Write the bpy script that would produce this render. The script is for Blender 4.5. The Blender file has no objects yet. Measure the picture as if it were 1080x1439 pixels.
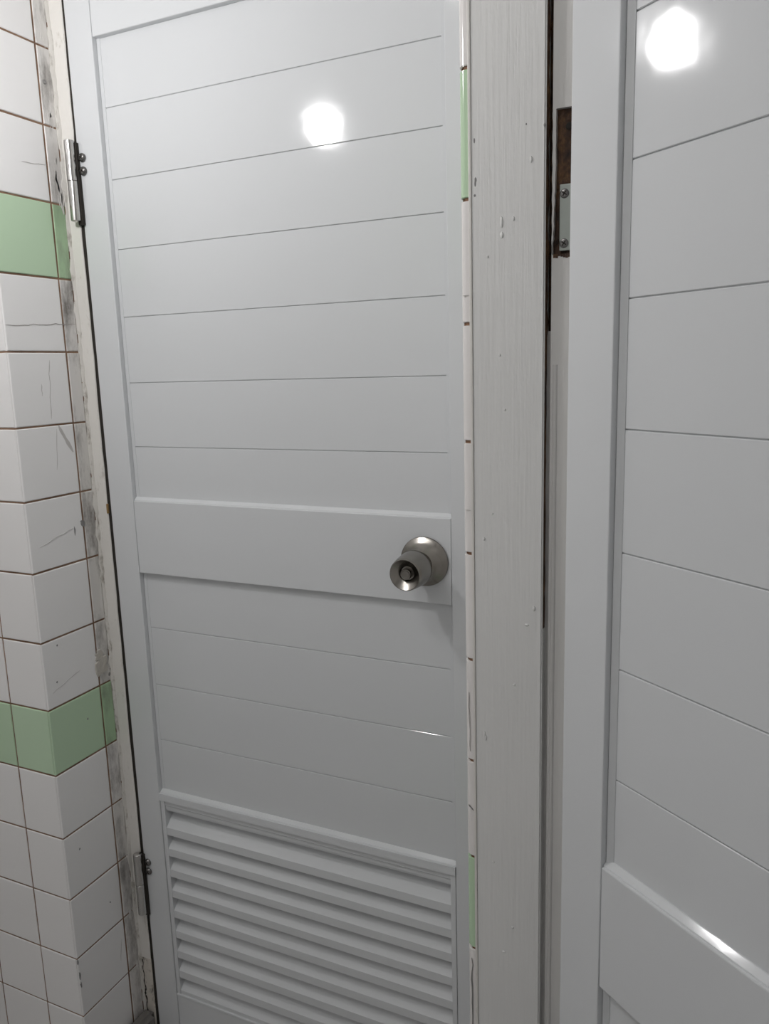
import bpy, bmesh, math, random
from mathutils import Vector, Matrix
random.seed(7)
scene = bpy.context.scene
COL = scene.collection

# ------------------------------------------------------------------ camera
YAW, PITCH, ROLL, FPX = -0.43608, -0.18305, -0.02969, 1100.72
CAM = Vector((0.96654, -0.81404, -0.04752))
def make_camera():
    cd = bpy.data.cameras.new('camera')
    cd.sensor_fit = 'HORIZONTAL'; cd.sensor_width = 36.0
    cd.lens = 36.0 * FPX / 1080.0
    cd.clip_start = 0.02
    f = Vector((math.sin(YAW)*math.cos(PITCH), math.cos(YAW)*math.cos(PITCH), math.sin(PITCH)))
    r = Vector((math.cos(YAW), -math.sin(YAW), 0)); u = r.cross(f)
    r2 = r*math.cos(ROLL) + u*math.sin(ROLL); u2 = -r*math.sin(ROLL) + u*math.cos(ROLL)
    co = bpy.data.objects.new('camera', cd); COL.objects.link(co)
    m = Matrix((r2, u2, -f)).transposed().to_4x4(); m.translation = CAM
    co.matrix_world = m
    scene.camera = co
make_camera()

# ------------------------------------------------------------------ world, exposure
w = bpy.data.worlds.new('world'); scene.world = w; w.use_nodes = True
w.node_tree.nodes['Background'].inputs[0].default_value = (0.75, 0.8, 0.85, 1)
w.node_tree.nodes['Background'].inputs[1].default_value = 0.05
scene.view_settings.view_transform = 'Standard'
scene.view_settings.look = 'None'
scene.view_settings.exposure = 0.10
scene.view_settings.gamma = 1.0
scene.view_settings.use_curve_mapping = False
scene.cycles.max_bounces = 6; scene.cycles.diffuse_bounces = 4; scene.cycles.glossy_bounces = 3
scene.cycles.caustics_reflective = False; scene.cycles.caustics_refractive = False
FILL_LAMP_STRENGTH = 13.5        # added fill lamp, out of view (built below)
BULB = Vector((0.183, -0.343, 0.42)); BULB_R = 0.030; BULB_STRENGTH = 166.0   # the bulb the place has (built below)

# ------------------------------------------------------------------ materials
def node_mat(name):
    m = bpy.data.materials.new(name); m.use_nodes = True
    nt = m.node_tree; return m, nt, nt.nodes['Principled BSDF']
def N(nt, typ, **kw):
    n = nt.nodes.new(typ)
    for k, v in kw.items():
        if k.startswith('i_'):
            key = k[2:]
            n.inputs[int(key) if key.isdigit() else key.replace('_', ' ')].default_value = v
        else: setattr(n, k, v)
    return n
def pos(nt, scale=(1, 1, 1)):
    g = N(nt, 'ShaderNodeNewGeometry'); mp = N(nt, 'ShaderNodeMapping')
    mp.inputs['Scale'].default_value = scale
    nt.links.new(g.outputs['Position'], mp.inputs['Vector']); return mp.outputs['Vector']
def noise(nt, vec, scale, detail=3, rough=.5):
    n = N(nt, 'ShaderNodeTexNoise'); n.inputs['Scale'].default_value = scale
    n.inputs['Detail'].default_value = detail; n.inputs['Roughness'].default_value = rough
    nt.links.new(vec, n.inputs['Vector']); return n.outputs['Fac']
def ramp(nt, fac, stops):
    r = N(nt, 'ShaderNodeValToRGB'); e = r.color_ramp.elements
    while len(e) < len(stops): e.new(0.5)
    for el, (p, c) in zip(e, stops):
        el.position = p; el.color = (*c, 1) if len(c) == 3 else c
    nt.links.new(fac, r.inputs['Fac']); return r.outputs['Color']
def mixc(nt, fac, a, b):
    n = N(nt, 'ShaderNodeMix', data_type='RGBA')
    for sock, v in ((n.inputs[0], fac), (n.inputs[6], a), (n.inputs[7], b)):
        if hasattr(v, 'is_linked'): nt.links.new(v, sock)
        elif isinstance(v, (int, float)): sock.default_value = v
        else: sock.default_value = (*v, 1)
    return n.outputs[2]
def bump(nt, bs, height, strength, dist=0.001):
    b = N(nt, 'ShaderNodeBump'); b.inputs['Strength'].default_value = strength; b.inputs['Distance'].default_value = dist
    nt.links.new(height, b.inputs['Height']); nt.links.new(b.outputs['Normal'], bs.inputs['Normal'])
def simple(name, col, rough=.5, metal=0.0, bump_scale=None, bump_str=.1, bump_dist=.001):
    m, nt, bs = node_mat(name)
    v = pos(nt); f = noise(nt, v, bump_scale or 30, 4 if bump_scale else 1)
    c = mixc(nt, f, tuple(x*.94 for x in col), tuple(min(1, x*1.06) for x in col))
    nt.links.new(c, bs.inputs['Base Color'])
    bs.inputs['Roughness'].default_value = rough; bs.inputs['Metallic'].default_value = metal
    if bump_scale: bump(nt, bs, f, bump_str, bump_dist)
    return m

def door_paint():
    m, nt, bs = node_mat('white_powder_coat')
    bs.inputs['Base Color'].default_value = (.667, .683, .695, 1)
    bs.inputs['Roughness'].default_value = .075
    bump(nt, bs, noise(nt, pos(nt), 38, 1), .12, .0012)
    return m
def tile_mat(name, ca, cb, grime=0.0):
    m, nt, bs = node_mat(name)
    oi = N(nt, 'ShaderNodeObjectInfo')
    c = mixc(nt, oi.outputs['Random'], ca, cb)
    bs.inputs['Roughness'].default_value = .12
    if grime:
        v = pos(nt, (1, 1, .35)); f = noise(nt, v, 55, 6, .7); g = noise(nt, pos(nt, (1, 1, 1)), 9, 2)
        mu = N(nt, 'ShaderNodeMath', operation='MULTIPLY'); nt.links.new(f, mu.inputs[0]); nt.links.new(g, mu.inputs[1])
        k = ramp(nt, mu.outputs[0], [(.22, (0, 0, 0)), (.40, (grime, grime, grime))])
        c = mixc(nt, k, c, (.16, .145, .13))
        bs.inputs['Roughness'].default_value = .35
    else:
        f = noise(nt, pos(nt), 70, 5, .7)
        k = ramp(nt, f, [(.66, (0, 0, 0)), (.80, (.12, .12, .12))])
        c = mixc(nt, k, c, (.4, .37, .34))
    nt.links.new(c, bs.inputs['Base Color'])
    bump(nt, bs, noise(nt, pos(nt), 25, 2), .08, .0015)
    return m
def grout_mat(name, ca, cb):
    m, nt, bs = node_mat(name)
    f = noise(nt, pos(nt), 14, 5, .65)
    nt.links.new(ramp(nt, f, [(.35, ca), (.65, cb)]), bs.inputs['Base Color'])
    bs.inputs['Roughness'].default_value = .9
    bump(nt, bs, noise(nt, pos(nt), 300, 3), .4, .001)
    return m
def brushy_wood(name, ca, cb):
    m, nt, bs = node_mat(name)
    v = pos(nt, (1, 1, .035))
    f = noise(nt, v, 330, 4, .6); l = noise(nt, pos(nt, (1, 1, .4)), 18, 3)
    nt.links.new(mixc(nt, l, ca, cb), bs.inputs['Base Color'])
    bs.inputs['Roughness'].default_value = .42
    a = N(nt, 'ShaderNodeMath', operation='ADD'); nt.links.new(f, a.inputs[0]); nt.links.new(noise(nt, pos(nt, (1, 1, .5)), 90, 4), a.inputs[1])
    bump(nt, bs, a.outputs[0], .33, .0012)
    return m
def old_paint(name, base, dirt, lo, hi):
    m, nt, bs = node_mat(name)
    f = noise(nt, pos(nt, (1, 1, .45)), 60, 6, .7)
    k = ramp(nt, f, [(lo, (0, 0, 0)), (hi, (1, 1, 1))])
    nt.links.new(mixc(nt, k, base, dirt), bs.inputs['Base Color'])
    bs.inputs['Roughness'].default_value = .45
    bump(nt, bs, noise(nt, pos(nt), 120, 5), .5, .0015)
    return m
def bare_wood():
    m, nt, bs = node_mat('bare_brown_wood')
    f = noise(nt, pos(nt, (1, 1, .6)), 70, 6, .7)
    nt.links.new(ramp(nt, f, [(.34, (.014, .006, .003)), (.5, (.06, .026, .010)), (.66, (.17, .085, .03))]), bs.inputs['Base Color'])
    bs.inputs['Roughness'].default_value = .7
    bump(nt, bs, f, .8, .003)
    return m
def brushed(name, col, rough):
    m, nt, bs = node_mat(name)
    f = noise(nt, pos(nt, (1, 1, 1)), 500, 3)
    nt.links.new(mixc(nt, f, tuple(c*.92 for c in col), col), bs.inputs['Base Color'])
    bs.inputs['Metallic'].default_value = 1; bs.inputs['Roughness'].default_value = rough
    bs.inputs['Anisotropic'].default_value = .7
    tg = N(nt, 'ShaderNodeTangent', direction_type='RADIAL', axis='Y')
    nt.links.new(tg.outputs[0], bs.inputs['Tangent'])
    return m

M = dict(
    door=door_paint(),
    tile=tile_mat('white_ceramic', (.855, .845, .835), (.89, .88, .87)),
    tile_g=tile_mat('green_ceramic', (.51, .68, .47), (.54, .71, .50)),
    tile_dirty=tile_mat('grimy_white_ceramic', (.70, .68, .65), (.74, .72, .70), .9),
    tile_g_dirty=tile_mat('grimy_green_ceramic', (.38, .55, .34), (.40, .56, .36), .6),
    tile_warm=tile_mat('cream_ceramic', (.78, .755, .735), (.82, .795, .775)),
    grout=grout_mat('brown_grout', (.16, .09, .055), (.33, .21, .14)),
    grout_w=grout_mat('rusty_grout', (.20, .09, .05), (.36, .22, .14)),
    wood=brushy_wood('grey_painted_wood', (.735, .735, .72), (.785, .785, .77)),
    jamb=brushy_wood('dull_painted_jamb', (.62, .61, .59), (.70, .69, .67)),
    frame=old_paint('cream_old_paint', (.76, .74, .70), (.42, .38, .32), .60, .78),
    frame_low=old_paint('mouldy_old_paint', (.62, .58, .52), (.06, .045, .03), .50, .64),
    caulk=old_paint('chalky_caulk', (.70, .68, .64), (.32, .29, .25), .52, .68),
    brown=bare_wood(),
    rust=simple('rusty_wood', (.30, .19, .08), .8, 0, 120, .5),
    dark=simple('dark_gap', (.02, .016, .012), .8, 0, 60, .3),
    steel=brushed('satin_steel', (.60, .59, .57), .26),
    knob=brushed('satin_nickel', (.29, .275, .25), .25),
    screw=simple('dark_screw', (.18, .175, .17), .3, .9, 400, .1),
    plate=simple('galvanised_plate', (.36, .39, .36), .45, .5, 90, .2),
    cement=simple('grey_cement', (.54, .51, .46), .9, 0, 150, .8, .002),
    scuff=simple('grey_scuff', (.56, .54, .52), .7, 0, 300, .2),
    crack=simple('dark_crack', (.36, .33, .31), .8, 0, 300, .2),
    chip=simple('grey_chip', (.24, .235, .23), .7, 0, 200, .4),
    stone=simple('wet_grey_stone', (.16, .15, .14), .25, 0, 40, .5, .003),
    plaster=simple('white_plaster', (.84, .84, .84), .6),
    walltile=simple('pale_wall', (.84, .835, .83), .45),
    floor=simple('grey_floor', (.42, .41, .40), .4),
    cord=simple('black_cord', (.02, .02, .02), .5, 0, 100, .1),
    socket=simple('white_plastic', (.75, .75, .74), .35, 0, 60, .05),
)
def bulb_mat():
    m, nt, bs = node_mat('lit_bulb_glass')
    bs.inputs['Base Color'].default_value = (.9, .9, .9, 1)
    bs.inputs['Emission Color'].default_value = (1.0, .985, .99, 1)
    bs.inputs['Emission Strength'].default_value = BULB_STRENGTH
    return m
M['bulb'] = bulb_mat()

# ------------------------------------------------------------------ mesh helpers
def add_box(bm, lo, hi):
    x0, y0, z0 = lo; x1, y1, z1 = hi
    v = [bm.verts.new(c) for c in ((x0,y0,z0),(x1,y0,z0),(x1,y1,z0),(x0,y1,z0),(x0,y0,z1),(x1,y0,z1),(x1,y1,z1),(x0,y1,z1))]
    for f in ((0,3,2,1),(4,5,6,7),(0,1,5,4),(1,2,6,5),(2,3,7,6),(3,0,4,7)): bm.faces.new([v[i] for i in f])
def mesh_of(name, bm, smooth=None):
    bm.normal_update()
    me = bpy.data.meshes.new(name); bm.to_mesh(me); bm.free()
    if smooth is not None:
        for p in me.polygons: p.use_smooth = True
        me.set_sharp_from_angle(angle=math.radians(smooth))
    return me
def box_mesh(name, lo, hi, bev=0.0, seg=2):
    bm = bmesh.new(); add_box(bm, lo, hi)
    if bev: bmesh.ops.bevel(bm, geom=list(bm.edges), offset=bev, segments=seg, profile=.5, affect='EDGES')
    return mesh_of(name, bm, 20 if bev else None)
def obj(name, me, mat=None, parent=None, loc=(0,0,0)):
    if mat is not None and not me.materials: me.materials.append(mat)
    o = bpy.data.objects.new(name, me); COL.objects.link(o); o.location = loc
    if parent is not None: o.parent = parent
    return o
def tag(o, label, cat, kind=None, group=None):
    o['label'] = label; o['category'] = cat
    if kind: o['kind'] = kind
    if group: o['group'] = group
    return o
def empty(name, loc=(0,0,0), rz=0):
    o = bpy.data.objects.new(name, None); COL.objects.link(o); o.empty_display_size = .05
    o.location = loc; o.rotation_euler = (0, 0, rz); return o
def extrude_profile(pts, a0, a1, axis):
    """closed profile extruded along an axis: 'x' -> pts are (y,z); 'z' -> pts are (x,y)"""
    bm = bmesh.new()
    def P(p, a): return (a, p[0], p[1]) if axis == 'x' else (p[0], p[1], a)
    A = [bm.verts.new(P(p, a0)) for p in pts]; B = [bm.verts.new(P(p, a1)) for p in pts]
    n = len(pts)
    for i in range(n): bm.faces.new((A[i], A[(i+1) % n], B[(i+1) % n], B[i]))
    bm.faces.new(A[::-1]); bm.faces.new(B)
    bmesh.ops.recalc_face_normals(bm, faces=bm.faces)
    return bm
def lathe(profile, seg=48):
    """profile (r, d): revolved about local -y axis, d outward from the door (towards -y)"""
    bm = bmesh.new(); rings = []
    for r, d in profile:
        if r < 1e-6: rings.append([bm.verts.new((0, -d, 0))])
        else: rings.append([bm.verts.new((r*math.cos(2*math.pi*i/seg), -d, r*math.sin(2*math.pi*i/seg))) for i in range(seg)])
    for a, b in zip(rings, rings[1:]):
        for i in range(seg):
            j = (i+1) % seg
            q = [a[i % len(a)], a[j % len(a)], b[j % len(b)], b[i % len(b)]]
            u = []
            for x in q:
                if x not in u: u.append(x)
            if len(u) > 2: bm.faces.new(u)
    bmesh.ops.recalc_face_normals(bm, faces=bm.faces)
    return bm
def zcyl(cx, cy, z0, z1, r, seg=20, dome=0.0):
    bm = bmesh.new(); prof = []
    if dome: prof += [(0, z0-dome), (r*.55, z0-dome*.75), (r*.9, z0-dome*.25)]
    else: prof += [(0, z0)]
    prof += [(r, z0), (r, z1)]
    if dome: prof += [(r*.9, z1+dome*.25), (r*.55, z1+dome*.75), (0, z1+dome)]
    else: prof += [(0, z1)]
    rings = []
    for rr, z in prof:
        rings.append([bm.verts.new((cx, cy, z))] if rr < 1e-6 else [bm.verts.new((cx+rr*math.cos(2*math.pi*i/seg), cy+rr*math.sin(2*math.pi*i/seg), z)) for i in range(seg)])
    for a, b in zip(rings, rings[1:]):
        for i in range(seg):
            j = (i+1) % seg; u = []
            for x in (a[i % len(a)], a[j % len(a)], b[j % len(b)], b[i % len(b)]):
                if x not in u: u.append(x)
            if len(u) > 2: bm.faces.new(u)
    bmesh.ops.recalc_face_normals(bm, faces=bm.faces)
    return bm

# ------------------------------------------------------------------ dimensions
T = 0.110; Z0 = -0.01042           # tile pitch; joint k lies at Z0 - k*T
FLOOR = -1.27; CEIL = 0.95
KTOP, KBOT = -10, 12
YD = 0.140                          # front face of the closed door
SX, SY = 0.7176, -0.1004            # rounded tile edge left of the wooden post
GREEN = (-2, 5)                     # rows k..k+1 that are green

# ------------------------------------------------------------------ room shell
def struct(name, bm, mat, label, cat):
    o = obj(name, mesh_of(name, bm), mat); tag(o, label, cat, 'structure'); return o
RX0, RX1, RY0 = -.60, 1.80, -1.40     # unseen side walls and wall behind the viewer, pale and close for bounce light
bm = bmesh.new(); add_box(bm, (RX0-.1, RY0-.1, FLOOR-.1), (RX1+.1, 1.1, FLOOR))
struct('floor', bm, M['floor'], 'damp grey floor in front of the two doors', 'floor')
bm = bmesh.new(); add_box(bm, (RX0-.1, RY0-.1, CEIL), (RX1+.1, 1.1, CEIL+.1))
struct('ceiling', bm, M['plaster'], 'plain white ceiling above the doors', 'ceiling')
bm = bmesh.new(); add_box(bm, (RX0-.1, RY0-.1, FLOOR), (RX1+.1, RY0, CEIL))
struct('wall_back', bm, M['walltile'], 'plain pale wall opposite the two doors', 'wall')
bm = bmesh.new(); add_box(bm, (RX0-.1, RY0, FLOOR), (RX0, 0.0, CEIL))
struct('wall_side', bm, M['walltile'], 'plain pale side wall left of the tiled corner', 'wall')
bm = bmesh.new(); add_box(bm, (RX1, RY0, FLOOR), (RX1+.1, 1.0, CEIL))
struct('wall_far', bm, M['walltile'], 'plain pale side wall right of the open door', 'wall')
bm = bmesh.new(); add_box(bm, (RX0-.1, 1.0, FLOOR), (RX1+.1, 1.1, CEIL))
struct('wall_cubicle', bm, M['walltile'], 'plain rear wall inside the cubicles behind the doors', 'wall')
bm = bmesh.new(); add_box(bm, (0.0, .06, .64), (SX+.0018, .16, CEIL))
struct('wall_header', bm, M['walltile'], 'plain wall above the closed door', 'wall')
bm = bmesh.new(); add_box(bm, (.797, -.09, .64), (1.50, .03, CEIL)); add_box(bm, (.7976, .0295, FLOOR), (.86, .06, .64)); add_box(bm, (1.50, -.09, FLOOR), (RX1, .03, CEIL))
struct('wall_opening', bm, M['walltile'], 'plain wall around the opening of the ajar door', 'wall')

# ------------------------------------------------------------------ tiles
G = 0.0027                          # joint width
def tile_mesh(name, wdt, hgt, plane, th=.0026, bev=.0014):
    """tile with soft edges; origin at lower inner corner of its front face. plane 'A': front faces -y ; 'B': front faces +x ; 'C': front faces -x"""
    bm = bmesh.new()
    rings = []
    for inset, d in ((0, th), (0, bev*.9), (bev*.35, bev*.28), (bev, 0)):
        rings.append([(inset, inset, d), (wdt-inset, inset, d), (wdt-inset, hgt-inset, d), (inset, hgt-inset, d)])
    def P(u, v, d):
        return {'A': (u, d, v), 'B': (-d, u, v), 'C': (d, u, v)}[plane]
    R = [[bm.verts.new(P(*c)) for c in r] for r in rings]
    for a, b in zip(R, R[1:]):
        for i in range(4): bm.faces.new((a[i], a[(i+1) % 4], b[(i+1) % 4], b[i]))
    bm.faces.new(R[-1])
    bmesh.ops.recalc_face_normals(bm, faces=bm.faces)
    me = mesh_of(name, bm, 12)
    # make sure the front looks outward
    front = {'A': Vector((0,-1,0)), 'B': Vector((1,0,0)), 'C': Vector((-1,0,0))}[plane]
    if me.polygons[len(me.polygons)-1].normal.dot(front) < 0: me.flip_normals()
    return me
def kinds(wdt, plane, white, green):
    a = tile_mesh('tile', wdt-G, T-G, plane); a.materials.append(M[white])
    b = tile_mesh('tile', wdt-G, T-G, plane); b.materials.append(M[green])
    return a, b
def put_tile(parent, me, loc, jitter=.0012):
    o = obj('tile', me, None, parent, loc)
    r = random.uniform
    o.rotation_euler = (r(-1, 1)*jitter*2, r(-1, 1)*jitter*2, r(-1, 1)*jitter)
    return o
def is_green(k): return k in GREEN

bm = bmesh.new(); add_box(bm, (RX0-.1, .0013, FLOOR), (-.0013, .135, CEIL)); add_box(bm, (RX0-.1, .135, FLOOR), (-.0, 1.0, CEIL))
wall_left = struct('wall_left', bm, M['grout'], 'white tiled wall corner with green tile bands beside the closed door', 'wall')
A1 = 0.0841; B1 = 0.1091; BE = 0.1355
me_A1 = kinds(A1-.0016, 'A', 'tile', 'tile_g'); me_A = kinds(T, 'A', 'tile', 'tile_g')
me_B = kinds(B1, 'B', 'tile', 'tile_g'); me_Bs = kinds(BE-B1, 'B', 'tile_dirty', 'tile_g_dirty')
for k in range(KTOP, KBOT):
    z = Z0 - (k+1)*T + G/2
    if z < FLOOR: continue
    gi = 1 if is_green(k) else 0
    put_tile(wall_left, me_A1[gi], (-A1+G/2, 0, z))
    if -6 <= k:
        for c in range(1, 5): put_tile(wall_left, me_A[gi], (-A1-c*T+G/2, 0, z))
    put_tile(wall_left, me_B[gi], (0, .0008, z))
    put_tile(wall_left, me_Bs[gi], (0, B1+G/2, z), .002)

# wear on the reveal tiles -------------------------------------------------
def ribbon(pts, wdt, plane, parent, name, mat, th=.0003):
    """thin raised mark following a line; plane 'B': pts (y,z) on x=0 ; 'S': pts (x,z) on the front of the rounded edge ; 'P': pts on the post"""
    bm = bmesh.new(); n = len(pts); rows = []
    for i, p in enumerate(pts):
        a = Vector(pts[max(0, i-1)]); b = Vector(pts[min(n-1, i+1)]); t = (b-a).normalized(); nn = Vector((-t.y, t.x))
        ww = wdt * (1 if 0 < i < n-1 else .3) * random.uniform(.7, 1.2)
        rows.append((Vector(p)+nn*ww/2, Vector(p)-nn*ww/2))
    def P(q, d):
        return {'B': (d, q.x, q.y), 'S': (q.x, SY-d, q.y)}[plane]
    top = [[bm.verts.new(P(q, th)) for q in r] for r in rows]; bot = [[bm.verts.new(P(q, -.0004)) for q in r] for r in rows]
    for i in range(n-1):
        bm.faces.new((top[i][0], top[i+1][0], top[i+1][1], top[i][1]))
        for s in (0, 1): bm.faces.new((top[i][s], top[i+1][s], bot[i+1][s], bot[i][s]))
    bmesh.ops.recalc_face_normals(bm, faces=bm.faces)
    return obj(name, mesh_of(name, bm), mat, parent)
def wobble(a, b, n, amp):
    return [(a[0]+(b[0]-a[0])*i/n + random.uniform(-amp, amp), a[1]+(b[1]-a[1])*i/n + random.uniform(-amp, amp)) for i in range(n+1)]
def patch(cy, cz, ry, rz, parent, name, mat, th=.0008, n=16, plane='B', rough=.35):
    bm = bmesh.new(); T_ = []; B_ = []
    for i in range(n):
        a = 2*math.pi*i/n; k = 1+random.uniform(-rough, rough)
        u, v = cy+ry*k*math.cos(a), cz+rz*k*math.sin(a)
        P = (lambda u, v, d: (d, u, v)) if plane == 'B' else (lambda u, v, d: (u, SY-d, v))
        T_.append(bm.verts.new(P(cy+(u-cy)*.9, cz+(v-cz)*.9, th))); B_.append(bm.verts.new(P(u, v, -.0004)))
    bm.faces.new(T_)
    for i in range(n): bm.faces.new((T_[i], T_[(i+1) % n], B_[(i+1) % n], B_[i]))
    bmesh.ops.recalc_face_normals(bm, faces=bm.faces)
    return obj(name, mesh_of(name, bm), mat, parent)
ribbon(wobble((.002, .027), (.133, .033), 16, .0012), .0011, 'B', wall_left, 'crack', M['crack'])
ribbon(wobble((.0728, -.022), (.0655, -.112), 8, .0010), .0014, 'B', wall_left, 'scuff', M['scuff'])
ribbon(wobble((.0541, -.058), (.0535, -.076), 4, .0006), .0014, 'B', wall_left, 'scuff', M['scuff'])
ribbon(wobble((.0735, -.126), (.0668, -.189), 6, .0010), .0012, 'B', wall_left, 'scuff', M['scuff'])
ribbon(wobble((.0777, -.122), (.1020, -.166), 6, .0008), .0060, 'B', wall_left, 'scuff', M['scuff'])
ribbon(wobble((.0889, -.283), (.0880, -.298), 3, .0006), .0020, 'B', wall_left, 'scuff', M['chip'])
ribbon(wobble((.020, -.302), (.085, -.285), 7, .0012), .0010, 'B', wall_left, 'crack', M['scuff'])
ribbon(wobble((.062, .258), (.107, .262), 6, .0006), .0010, 'B', wall_left, 'crack', M['scuff'])
ribbon(wobble((.012, -.535), (.070, -.518), 7, .0010), .0008, 'B', wall_left, 'crack', M['scuff'])
ribbon(wobble((.100, -1.035), (.092, -1.075), 4, .0008), .0012, 'B', wall_left, 'scuff', M['scuff'])
patch(.106, -.281, .0045, .005, wall_left, 'chip', M['chip'])
patch(.1165, -.528, .0125, .018, wall_left, 'cement_patch', M['cement'], .0016)
patch(.1120, -.508, .0080, .010, wall_left, 'cement_patch', M['cement'], .0012)
patch(.1395-.008, -.548, .0028, .0030, wall_left, 'chip', M['chip'])
for (y, z) in ((.030, -.462), (.022, -.52), (.075, -.605), (.082, -.95), (.030, -.815)):
    patch(y, z, .0012, .0018, wall_left, 'chip', M['chip'], n=8)
for (y, z, rz) in ((.0015, -1.006, .004), (.0022, -1.033, .009), (.0028, -1.050, .005)):
    patch(y, z, .0014, rz, wall_left, 'chip', M['chip'], n=9)
# mouldy smears on the narrow strip tiles
for (y, z, ry, rz) in ((.124, .45, .004, .018), (.128, .345, .005, .022), (.122, .335, .003, .014), (.126, .29, .006, .024), (.128, .245, .007, .030), (.122, .235, .004, .022),
                       (.130, .21, .004, .014), (.130, -.42, .003, .020), (.131, -.47, .002, .012), (.128, -.86, .003, .03), (.130, -.96, .004, .03), (.126, -1.0, .003, .03), (.131, -1.1, .003, .025)):
    patch(y, z, ry, rz, wall_left, 'mould_smear', M['tile_dirty'], .0002, 18, rough=.5)
for (y, z) in ((.1182, .3801), (.1182, .500)):
    bm = bmesh.new()
    for i in range(16):
        a0, a1 = 2*math.pi*i/16, 2*math.pi*(i+1)/16
        vs = [bm.verts.new((d, y+r*math.cos(a), z+r*math.sin(a))) for r, a, d in ((.0036, a0, 0), (.0036, a1, 0), (.0026, a1, .0014), (.0026, a0, .0014))]
        bm.faces.new(vs)
        vs = [bm.verts.new((d, y+r*math.cos(a), z+r*math.sin(a))) for r, a, d in ((.0026, a0, .0014), (.0026, a1, .0014), (.0014, a1, -.0002), (.0014, a0, -.0002))]
        bm.faces.new(vs)
    bmesh.ops.remove_doubles(bm, verts=bm.verts, dist=1e-6); bmesh.ops.recalc_face_normals(bm, faces=bm.faces)
    obj('wall_plug', mesh_of('wall_plug', bm), M['chip'], wall_left)

# ------------------------------------------------------------------ pier with rounded edge tiles
bm = bmesh.new()
add_box(bm, (SX+.0018, SY+.0070, FLOOR), (.7274, .03, CEIL)); add_box(bm, (SX+.0055, SY+.0020, FLOOR), (.7274, SY+.0070, CEIL)); add_box(bm, (SX+.0018, .03, FLOOR), (.797, 1.0, CEIL))
wall_right = struct('wall_right', bm, M['grout_w'], 'narrow pier between the doors edged with rounded white and green tiles', 'wall')
RB = .0085
def bullnose_mesh(h):
    out = [(SX, -.060), (SX, SY+RB)]
    for i in range(1, 7):
        a = math.pi/2*i/6
        out.append((SX+RB-RB*math.cos(a), SY+RB-RB*math.sin(a)))
    out.append((.7272, SY))
    inn = [(.7272, SY+.0018), (SX+RB, SY+.0018), (SX+.0045, SY+.0045), (SX+.0016, SY+RB), (SX+.0016, -.060)]
    bm = extrude_profile([(x-SX, y-SY) for x, y in out+inn], 0, h, 'z')
    es = [e for e in bm.edges if abs(e.verts[0].co.z-e.verts[1].co.z) < 1e-6]
    bmesh.ops.bevel(bm, geom=es, offset=.0006, segments=2, affect='EDGES')
    return mesh_of('edge_tile', bm, 30)
GB = .0030
bn = []
for mt in ('tile_warm', 'tile_g'):
    me = bullnose_mesh(T-GB); me.materials.append(M[mt]); bn.append(me)
me_C = kinds(.1085, 'C', 'tile', 'tile_g'); me_C2 = kinds(.0850, 'C', 'tile', 'tile_g')
for k in range(KTOP, KBOT):
    z = Z0 - (k+1)*T + GB/2
    if z < FLOOR: continue
    gi = 1 if is_green(k) else 0
    o = obj('edge_tile', bn[gi], None, wall_right, (SX, SY, z)); o.rotation_euler = (0, 0, random.uniform(-.006, .006))
    put_tile(wall_right, me_C[gi], (SX, -.058, z)); put_tile(wall_right, me_C2[gi], (SX, .0520, z))
ribbon(wobble((.7205, -.1865), (.7270, -.1870), 4, .0002), .0007, 'S', wall_right, 'crack', M['scuff'])
ribbon(wobble((.7205, .0150), (.7270, .0153), 4, .0002), .0007, 'S', wall_right, 'crack', M['scuff'])
ribbon(wobble((.7210, -.5010), (.7265, -.5060), 4, .0004), .0014, 'S', wall_right, 'crack', M['chip'])
ribbon(wobble((.7235, -.682), (.7225, -.775), 10, .0008), .0015, 'S', wall_right, 'crack', M['chip'])
ribbon(wobble((.7225, -.375), (.7235, -.440), 8, .0005), .0010, 'S', wall_right, 'scuff', M['scuff'])

# ------------------------------------------------------------------ door frame of the closed door
trim_1 = empty('trim_1', (0, YD, FLOOR)); tag(trim_1, 'old cream painted frame around the closed door', 'door frame', 'structure')
def part(name, lo, hi, mat, parent, bev=0.0):
    o = parent.location; 
    return obj(name, box_mesh(name, [a-b for a, b in zip(lo, o)], [a-b for a, b in zip(hi, o)], bev), mat, parent)
# left jamb: slightly uneven edge towards the door
def rough_jamb(z0, z1, mat, name):
    bm = bmesh.new(); n = int((z1-z0)/.03); prev = None
    o = trim_1.location
    for i in range(n+1):
        z = z0+(z1-z0)*i/n
        xe = (.0238 if z < .31 else .0262) + random.uniform(-.0008, .0007); yf = .1385+random.uniform(-.0003, .0003)
        ring = [bm.verts.new((x-o.x, y-o.y, z-o.z)) for x, y in ((.0004, yf), (xe-.0015, yf), (xe, yf+.0015), (xe, .21), (.0004, .21))]
        if prev:
            for j in range(5): bm.faces.new((prev[j], prev[(j+1) % 5], ring[(j+1) % 5], ring[j]))
        else: bm.faces.new(ring)
        prev = ring
    bm.faces.new(prev)
    bmesh.ops.recalc_face_normals(bm, faces=bm.faces)
    return obj(name, mesh_of(name, bm, 40), mat, trim_1)
rough_jamb(-1.10, .585, M['frame'], 'jamb')
rough_jamb(FLOOR, -1.10, M['frame_low'], 'jamb')
part('jamb', (.670, .1385, FLOOR), (SX+.0014, .21, .585), M['frame'], trim_1, .001)
part('head', (.0, .1385, .585), (SX+.0014, .21, .640), M['frame'], trim_1, .001)
part('door_stop', (.0262, .180, FLOOR), (.040, .21, .585), M['dark'], trim_1)
part('gap_shade_strip', (.0225, .1409, FLOOR), (.0297, .1790, .585), M['dark'], trim_1)  # near-black strip standing in for the shade inside the door gap
part('door_stop', (.655, .180, FLOOR), (.6695, .21, .585), M['dark'], trim_1)
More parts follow.
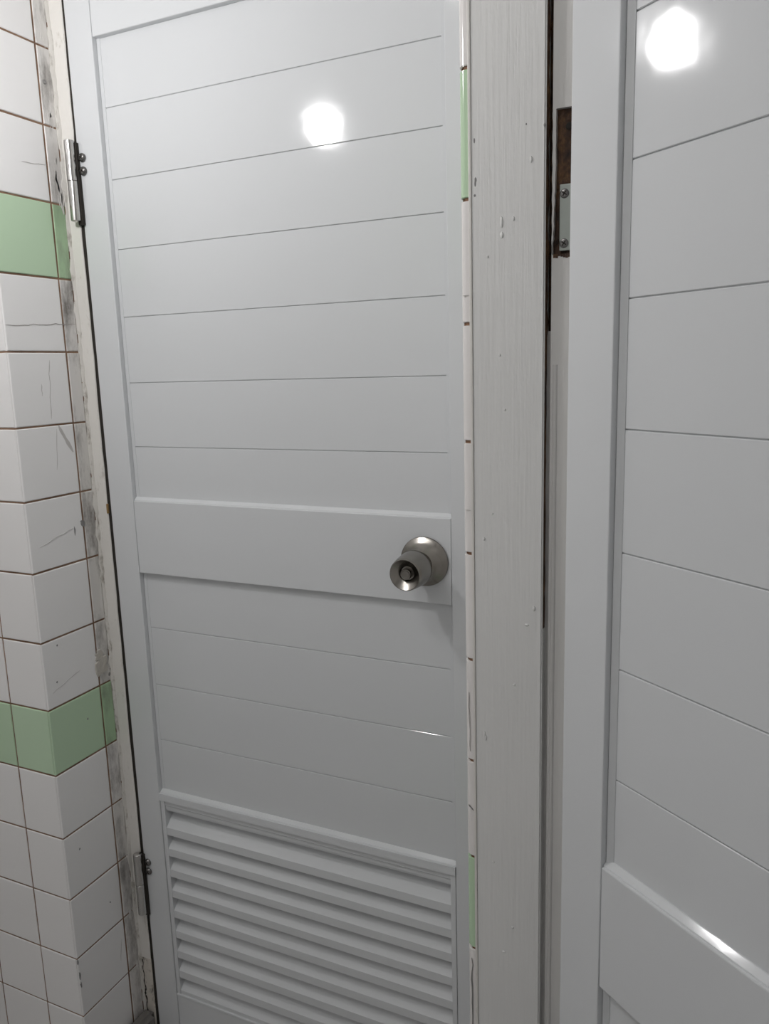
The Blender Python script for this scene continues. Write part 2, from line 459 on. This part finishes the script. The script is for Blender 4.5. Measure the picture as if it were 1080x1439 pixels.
# chalky filler between tile and frame, ragged
bm = bmesh.new(); prev = None; n = 150
for i in range(n+1):
    z = FLOOR+(.585-FLOOR)*i/n
    y = .1345+random.uniform(-.0016, .0010) - (.0025 if random.random() < .12 else 0); x = .0022+random.uniform(-.0012, .0016)
    ring = [bm.verts.new((a, b-YD, z-FLOOR)) for a, b in ((-.0015, y), (.0012, y), (x+.0012, .1383), (x+.0012, .1390), (-.0015, .1390))]
    if prev:
        for j in range(5): bm.faces.new((prev[j], prev[(j+1) % 5], ring[(j+1) % 5], ring[j]))
    prev = ring
bmesh.ops.recalc_face_normals(bm, faces=bm.faces)
obj('filler', mesh_of('filler', bm, 50), M['caulk'], trim_1)
part('paint_chip', (.0222, .1376, -.270), (.0252, .1420, -.254), M['rust'], trim_1, .0008)
bm = bmesh.new(); prev = None
for i in range(41):
    z = -1.105-(FLOOR+1.25)*0 - .15*i/40
    xm = .0050+.0012*math.sin(i*.9)+.00004*i; hw = .0004+.0016*random.random()*(1-.6*abs(i/20-1))+(.0012 if i > 28 else 0)
    ring = [bm.verts.new((a_, b_-YD, z-FLOOR)) for a_, b_ in ((xm-hw, .1380), (xm+hw, .1380), (xm+hw+.0003, .1388), (xm-hw-.0003, .1388))]
    if prev:
        for j in range(4): bm.faces.new((prev[j], prev[(j+1) % 4], ring[(j+1) % 4], ring[j]))
    prev = ring
bmesh.ops.recalc_face_normals(bm, faces=bm.faces)
obj('mould_crack', mesh_of('mould_crack', bm), M['dark'], trim_1)

# ------------------------------------------------------------------ threshold lump
bm = bmesh.new(); add_box(bm, (.0015, .075, FLOOR), (.0285, .1370, -1.203))
bmesh.ops.bevel(bm, geom=list(bm.edges), offset=.008, segments=3, affect='EDGES')
for v in bm.verts: v.co += Vector((random.uniform(-.0008, .0008), random.uniform(-.001, .001), random.uniform(-.0015, .001)))
o = obj('trim_3', mesh_of('trim_3', bm, 60), M['stone']); tag(o, 'small wet grey stone sill at the foot of the tiled corner', 'sill', 'structure')

# ------------------------------------------------------------------ doors
RD = .009                            # panel recess
def make_door(name, loc, rz, W, sw, zb, zt, top_rail, mid, groove0, louver, label, bead=.0034):
    d = empty(name, (loc[0], loc[1], zb), rz); tag(d, label, 'door', 'structure')
    TH = .034
    def bx(nm, lo, hi, bev=.0012, mat='door'):
        return obj(nm, box_mesh(nm, (lo[0], lo[1], lo[2]-zb), (hi[0], hi[1], hi[2]-zb), bev), M[mat], d)
    xi0, xi1 = sw, W-sw
    bx('stile', (0, 0, zb), (sw-.0003, TH, zt)); bx('stile', (xi1+.0003, 0, zb), (W, TH, zt))
    def rail(z0, z1):
        bx('rail', (xi0, .0003, z0), (xi1, TH-.0003, z1), .0016)
    rail(top_rail, zt); rail(mid[1], mid[0]); lt, lb = louver; rail(zb, lb)
    # panels of planks between z1 (top) and z0 (bottom)
    meshes = {}
    def panel(z1, z0):
        bx('backing', (xi0-.004, RD+.0016, z0-.004), (xi1+.004, RD+.016, z1+.004), 0)
        cuts = [z1] + [groove0-.1*i for i in range(-6, 16) if z0+.004 < groove0-.1*i < z1-.004] + [z0]
        g = .0008
        for a, b in zip(cuts, cuts[1:]):
            top = a-(g/2 if a != z1 else 0); bot = b+(g/2 if b != z0 else 0)
            h = round(top-bot, 5)
            if h not in meshes:
                bv = .0006; L = xi1-xi0
                bm = extrude_profile([(RD, bv), (RD, h-bv), (RD+bv, h), (RD+.0015, h), (RD+.0015, 0), (RD+bv, 0)], .0002, L-.0002, 'x')
                me = mesh_of('plank', bm); me.materials.append(M['door']); meshes[h] = me
            obj('plank', meshes[h], None, d, (xi0, 0, bot-zb))
        # glazing beads at both sides, sloping down to the planks
        for s in (0, 1):
            bw = .0062
            pts = [(0, RD-bead+.0004), (.0008, RD-bead), (bw, RD-.0006), (bw, RD+.0001), (0, RD+.0001)]
            if s == 0: q = [(xi0+a, b) for a, b in pts]
            else: q = [(xi1-a, b) for a, b in pts]
            obj('bead', mesh_of('bead', extrude_profile(q, z0-zb, z1-zb, 'z')), M['door'], d)
        # sloping bead on the ledge below the planks
        q = [(RD-.0062, z0-zb-.0004), (RD-.0060, z0-zb+.0008), (RD-.0012, z0-zb+.0048), (RD+.0001, z0-zb+.0050), (RD+.0001, z0-zb-.0004)]
        obj('bead', mesh_of('bead', extrude_profile(q, xi0+.0002, xi1-.0002, 'x')), M['door'], d)
    panel(top_rail, mid[0]); panel(mid[1], lt)
    # louver: frame and slats
    fw = .0085
    lf = empty('louver_frame', (0, 0, 0)); 
    prof = [(0, lt), (RD+.012, lt), (RD+.012, lt-.040), (.006, lt-.034), (.006, lt-.030), (.0042, lt-.030), (.0042, lt-.024), (.0022, lt-.022), (.0022, lt-.015), (.0002, lt-.013)]
    prof[0] = (-.0012, lt); prof[-1] = (-.0012, lt-.013)
    lo = obj('louver', mesh_of('louver', extrude_profile([(a, b-zb) for a, b in prof], xi0+.0002, xi1-.0002, 'x')), M['door'], d)
    bpy.data.objects.remove(lf)
    for a, b in ((xi0+.0004, xi0+fw), (xi1-fw, xi1-.0004)):
        o = obj('louver_frame', box_mesh('louver_frame', (a, .0006, lb-zb), (b, RD+.016, lt-.0135-zb), .0012), M['door'], lo)
    o = obj('louver_frame', box_mesh('louver_frame', (xi0+.0004, -.0008, lb-zb-.001), (xi1-.0004, RD+.012, lb-zb+.004), .0012), M['door'], lo)
    obj('backing', box_mesh('backing', (xi0+.001, .0245, lb-zb), (xi1-.001, .0265, lt-zb), 0), M['door'], lo)
    pitch = .0404; z = lt-.0645; sm = None; k = 0
    while z-.0130 > lb+.002:
        if sm is None:
            t = .0012
            pts = [(.002, 0), (.0226, .0205), (.0226, .0205-t), (.002+t, -t), (.002+t, -.0128), (.0085, -.0128), (.0085, -.0128-t), (.002, -.0128-t)]
            sm = mesh_of('slat', extrude_profile(pts, xi0+fw-.002, xi1-fw+.002, 'x')); sm.materials.append(M['door'])
        obj('slat', sm, None, lo, (0, 0, z-zb)); z -= pitch; k += 1
    # last partial slat: only its slope shows above the bottom frame
    pts = [(.002, 0), (.0226, .0205), (.0226, .0190), (.002+.0012, -.0012), (.0032, lb+.004-z), (.002, lb+.004-z)]
    if lb+.004 < z: obj('slat', mesh_of('slat', extrude_profile(pts, xi0+fw-.002, xi1-fw+.002, 'x')), M['door'], lo, (0, 0, z-zb))
    return d
door_1 = make_door('door_1', (.030, YD), 0, .636, .0485, -1.25, .575, .4333, (-.2463, -.3660), .3391, (-.757, -1.156),
                   'closed white aluminium door with louvred foot, left of the wooden post', .0010)
TH2 = -0.63581
o2 = Vector((.88157, -.17524)); t2 = Vector((math.cos(TH2), math.sin(TH2))); n2 = Vector((math.sin(TH2), -math.cos(TH2)))
L2 = o2 - t2*.0600 + n2*RD
door_2 = make_door('door_2', L2, TH2, .636, .0510, -1.25, .575, .4333, (-.4845, -.6050), .1984, (-.857, -1.156),
                   'white plank door standing ajar towards the viewer, right of the wooden post')
# the hinge side of the ajar door shows a slightly wider bead
# ---- knobs
def make_knob(door, x, z, label):
    zb = door.location.z
    rose = lathe([(.0, .0), (.0338, .0), (.0345, .0012), (.0340, .0030), (.0322, .0044), (.0285, .0066), (.0245, .0100), (.0212, .0140), (.0190, .0175), (.0180, .0190), (0, .0190)])
    body = lathe([(0, .0185), (.0165, .0185), (.0178, .0192), (.0178, .0235), (.0166, .0248), (.0160, .0262), (.0190, .0272), (.0218, .0292), (.0236, .0330), (.0242, .0390),
                  (.0238, .0470), (.0230, .0560), (.0219, .0640), (.0214, .0680), (.0208, .0693), (.0200, .0695), (.0190, .0686), (.0145, .0648), (.0104, .0618), (.0098, .0600), (.0090, .0590), (0, .0590)])
    btn = lathe([(0, .0590), (.0072, .0590), (.0072, .0662), (.0066, .0670), (.0056, .0668), (.0052, .0674), (0, .0676)], 32)
    k = obj('door_knob', mesh_of('door_knob', body, 32), M['knob'], door, (x, 0, z-zb)); k['label'] = label; k.rotation_euler = (math.radians(1.5), 0, 0)
    obj('knob_rose', mesh_of('knob_rose', rose, 32), M['knob'], k)
    obj('knob_button', mesh_of('knob_button', btn, 32), M['knob'], k)
make_knob(door_1, .5797-.030, -.3070, 'satin nickel round knob with a lock button')
make_knob(door_2, .5797-.030, -.5450, 'satin nickel round knob of the ajar door')
# ---- hinges of the closed door: barrel in two halves, leaf and two screws each
def screw(parent, loc, r, axis, mat='screw', proud=.0030):
    prof = [(0, 0), (r, 0), (r, proud*.35), (r*.85, proud*.75), (r*.5, proud), (0, proud)]
    bm = lathe(prof, 20)
    if axis == 'x': bmesh.ops.rotate(bm, verts=bm.verts, cent=(0, 0, 0), matrix=Matrix.Rotation(math.radians(90), 3, 'Z'))
    s = obj('screw', mesh_of('screw', bm, 40), M[mat], parent, loc)
    a = r*.62; b = r*.13
    cb = bmesh.new()
    for (u, v) in ((a, b), (b, a)):
        if axis == 'x': add_box(cb, (proud*.9, -u, -v), (proud+.0002, u, v))
        else: add_box(cb, (-u, -proud-.0002, -v), (u, -proud*.9, v))
    if axis == 'x': bmesh.ops.rotate(cb, verts=cb.verts, cent=(0,0,0), matrix=Matrix.Rotation(math.radians(35), 3, 'X'))
    else: bmesh.ops.rotate(cb, verts=cb.verts, cent=(0,0,0), matrix=Matrix.Rotation(math.radians(35), 3, 'Y'))
    obj('screw_slot', mesh_of('screw_slot', cb), M['dark'], s)
    return s
def make_hinge(zt, zbm, screws):
    zb = door_1.location.z; zm = (zt+zbm)/2
    cx, cy, r = -.0052, -.0095, .0076
    h = obj('hinge', mesh_of('hinge', zcyl(cx, cy, zm+.0006-zb, zt-.002-zb, r, 24, .0022), 40), M['steel'], door_1); h['label'] = 'satin steel hinge barrel'
    # zcyl domes both ends; the inner ends meet at a thin dark ring
    obj('hinge_barrel', mesh_of('hinge_barrel', zcyl(cx, cy, zbm+.002-zb, zm-.0006-zb, r, 24, .0022), 40), M['steel'], h)
    obj('hinge_ring', mesh_of('hinge_ring', zcyl(cx, cy, zm-.0030-zb, zm+.0030-zb, r*.93, 24), 40), M['dark'], h)
    obj('hinge_leaf', box_mesh('hinge_leaf', (cx, -.0060, zbm-.004-zb), (.0042, -.0002, zt-.004-zb), .0008), M['dark'], h)
    for z in screws:
        s = screw(h, (.0100, -.0006, z-zb), .0064, 'y', 'screw', .0046)
make_hinge(.3000, .1824, (.2745, .2555))
make_hinge(-.8795, -1.0000, (-.8985, -.9160))

# ------------------------------------------------------------------ wooden frame of the ajar door
trim_2 = empty('trim_2', (.76, -.06, FLOOR)); tag(trim_2, 'grey-white brush painted wooden post between the two doors', 'door frame', 'structure')
PX0, PX1 = .7290, .7972
ztop = .62
def post_mesh():
    bm = bmesh.new(); o = trim_2.location
    add_box(bm, (PX0-o.x, SY-.0004-o.y, 0), (PX1-o.x, .029-o.y, ztop-FLOOR))
    es = [e for e in bm.edges if all(abs(v.co.y-(SY-.0004-o.y)) < 1e-5 for v in e.verts)]
    bmesh.ops.bevel(bm, geom=es, offset=.0014, segments=2, affect='EDGES')
    return mesh_of('post', bm, 35)
obj('post', post_mesh(), M['wood'], trim_2)
# hinge board: set back beside the post, with the old hinge mortise chiselled into it
JY = -.0940; JX0, JX1 = .8014, .8600
MZ0, MZ1, MX = .0455, .1655, .8043
o = trim_2.location
bm = bmesh.new()
def jbox(lo, hi): add_box(bm, [a-b for a, b in zip(lo, o)], [a-b for a, b in zip(hi, o)])
jbox((JX0, JY, MZ1), (JX1, .029, ztop)); jbox((JX0, JY, FLOOR), (JX1, .029, MZ0)); jbox((JX0, JY+.0065, MZ0), (JX1, .029, MZ1))
obj('jamb', mesh_of('jamb', bm), M['jamb'], trim_2)
# rounded ridge along the painted-over lower part of the board
bm = extrude_profile([(JX0+.0022-o.x, JY-o.y+.0002), (JX0+.0030-o.x, JY-.0012-o.y), (JX0+.0045-o.x, JY-.0016-o.y), (JX0+.0058-o.x, JY-.0010-o.y), (JX0+.0066-o.x, JY-o.y+.0002)], 0, -.05-FLOOR, 'z')
obj('jamb_bead', mesh_of('jamb_bead', bm, 60), M['jamb'], trim_2)
# ragged strip of paint left standing beside the mortise
bm = bmesh.new(); prev = None; n = 34
for i in range(n+1):
    z = MZ0 + (MZ1-MZ0)*i/n
    f = i/n
    x1 = MX - .0022*max(0, .6-f)/.6 + random.uniform(-.0004, .0004)*(1.1-f)
    if f < .10: x1 = JX0+.0004
    ring = [bm.verts.new(Vector(c)-o) for c in ((JX0, JY+.0064, z), (JX0+.0002*math.sin(i*1.3), JY, z), (x1, JY+random.uniform(0, .0003), z), (x1+.0003, JY+.0064, z))]
    if prev:
        for j in range(4): bm.faces.new((prev[j], prev[(j+1) % 4], ring[(j+1) % 4], ring[j]))
    prev = ring
bmesh.ops.recalc_face_normals(bm, faces=bm.faces)
obj('paint_strip', mesh_of('paint_strip', bm), M['jamb'], trim_2)
# bare wood floor of the old mortise with chiselled facets
bm = bmesh.new(); nx, nz = 14, 26; grid = []
for i in range(nz+1):
    row = []
    for j in range(nx+1):
        x = JX0+.0004 + (JX1-JX0-.001)*j/nx; z = MZ0-.0022*(1 if i == 0 and j % 3 else 0)+(MZ1-MZ0)*i/nz
        row.append(bm.verts.new(Vector((x, JY+.0046+random.uniform(-.0009, .0009), z))-o))
    grid.append(row)
for i in range(nz):
    for j in range(nx): bm.faces.new((grid[i][j], grid[i][j+1], grid[i+1][j+1], grid[i+1][j]))
bmesh.ops.recalc_face_normals(bm, faces=bm.faces)
me = mesh_of('mortise', bm)
if me.polygons[0].normal.y > 0: me.flip_normals()
ob = obj('mortise', me, M['brown'], trim_2); ob['label'] = 'bare brown chiselled hinge mortise'
# splintered lower lip of the mortise
for i in range(9):
    x = JX0+.0015+i*.0022
    part('splinter', (x, JY-.0003, MZ0-.0012-random.uniform(0, .0022)), (x+.0021, JY+.0030, MZ0+.0004), M['brown'], trim_2)
hp = part('hinge_plate', (.8078, JY+.0012, .0485), (.8500, JY+.0036, .1040), M['plate'], trim_2, .0006); hp['label'] = 'galvanised hinge plate with two screws'
for z in (.0962, .0547):
    screw(hp, (.8120-o.x, JY+.0012-o.y, z-o.z), .0040, 'y', 'screw', .0010)
screw(trim_2, (.8150-o.x, JY+.0040-o.y, .1510-o.z), .0032, 'y', 'dark', .0010)
# groove between post and hinge board: dark brown above, painted over lower down
part('groove', (PX1-.0002, -.0850, -.02), (JX0+.0002, -.0700, ztop), M['brown'], trim_2)
part('groove', (PX1-.0002, -.0905, FLOOR), (JX0+.0002, -.0700, -.02), M['jamb'], trim_2)
bm = bmesh.new(); prev = None
for i in range(81):
    z = -.30+(ztop+.30)*i/80
    wd = .0005 if z < -.02 else .0016
    ring = [bm.verts.new(Vector(c)-o) for c in ((PX1-.0004, -.0980, z), (PX1+.0001, -.0985, z), (PX1+.0003+wd*random.random(), -.0925, z), (PX1-.0004, -.0900, z))]
    if prev:
        for j in range(4): bm.faces.new((prev[j], prev[(j+1) % 4], ring[(j+1) % 4], ring[j]))
    prev = ring
bmesh.ops.recalc_face_normals(bm, faces=bm.faces)
obj('brown_line', mesh_of('brown_line', bm), M['brown'], trim_2)  # dark brown line along the post's edge of the groove
# painted bead where post meets the rounded tiles
part('caulk_bead', (.7272, SY-.0014, FLOOR), (.7301, -.090, ztop), M['frame'], trim_2, .0008)
# paint drips and chips on the post face
def blob(x, z, rx, rz, h=.0009, mat='wood', name='paint_drip'):
    bm = bmesh.new(); bmesh.ops.create_uvsphere(bm, u_segments=12, v_segments=8, radius=1)
    for v in bm.verts: v.co = Vector((x-o.x+v.co.x*rx, SY-.0004-o.y+v.co.y*h, z-o.z+v.co.z*rz))
    obj(name, mesh_of(name, bm, 180), M[mat], trim_2)
for x, z, rx, rz in ((.7580, .0765, .0014, .0050), (.7582, .0655, .0016, .0028), (.7690, .0785, .0010, .0020), (.7398, -.2143, .0012, .0018), (.7485, -.1892, .0010, .0010), (.7892, -.2796, .0016, .0026),
                     (.7823, -.2968, .0022, .0012), (.7393, -.4180, .0009, .0034), (.7405, -.4215, .0010, .0030), (.7684, -.6312, .0014, .0014), (.7591, -.6631, .0020, .0012), (.7844, .1259, .0012, .0028),
                     (.7560, -.0400, .0008, .0012), (.7610, -.0900, .0009, .0010), (.7450, .0480, .0009, .0012), (.7700, -.3600, .0012, .0012), (.7480, -.5600, .0012, .0014)):
    blob(x, z, rx, rz)
for x, z, rx, rz in ((.7339, .1150, .0010, .0022), (.7335, .1120, .0008, .0028), (.7331, .1018, .0010, .0012), (.7330, .1480, .0007, .0022), (.7960, .152, .0008, .0016), (.7800, .1550, .0006, .0009)):
    blob(x, z, rx, rz, .0003, 'chip', 'paint_chip')

# ------------------------------------------------------------------ the lit bulb that is mirrored in both doors
lamp = empty('hanging_light_bulb', tuple(BULB)); tag(lamp, 'bare lit round bulb hanging on a black cord, mirrored in both doors', 'light bulb')
bm = bmesh.new(); bmesh.ops.create_uvsphere(bm, u_segments=48, v_segments=32, radius=BULB_R)
for v in bm.verts:
    if v.co.z > 0: v.co.z *= 1.12
obj('bulb_glass', mesh_of('bulb_glass', bm, 180), M['bulb'], lamp)
obj('bulb_socket', mesh_of('bulb_socket', zcyl(0, 0, BULB_R*1.06, .085, .017, 24, .004), 40), M['socket'], lamp)
obj('bulb_cord', mesh_of('bulb_cord', zcyl(0, 0, .086, CEIL-BULB.z, .0025, 10), 40), M['cord'], lamp)

# ------------------------------------------------------------------ round fill lamp added out of view to soften the light
cl = empty('added_fill_lamp', (.35, -1.0, CEIL)); tag(cl, 'added round white fill lamp, unseen, brightening the two doors from above', 'fill lamp')
def emis():
    m, nt, bs = node_mat('fill_lamp_glow')
    bs.inputs['Base Color'].default_value = (.85, .85, .85, 1)
    bs.inputs['Emission Color'].default_value = (1, .985, .97, 1); bs.inputs['Emission Strength'].default_value = FILL_LAMP_STRENGTH
    return m
obj('fill_lamp_base', mesh_of('fill_lamp_base', zcyl(0, 0, -.03, 0, .16, 40), 40), M['socket'], cl)
obj('fill_lamp_diffuser', mesh_of('fill_lamp_diffuser', zcyl(0, 0, -.045, -.030, .145, 40, .008), 40), emis(), cl)
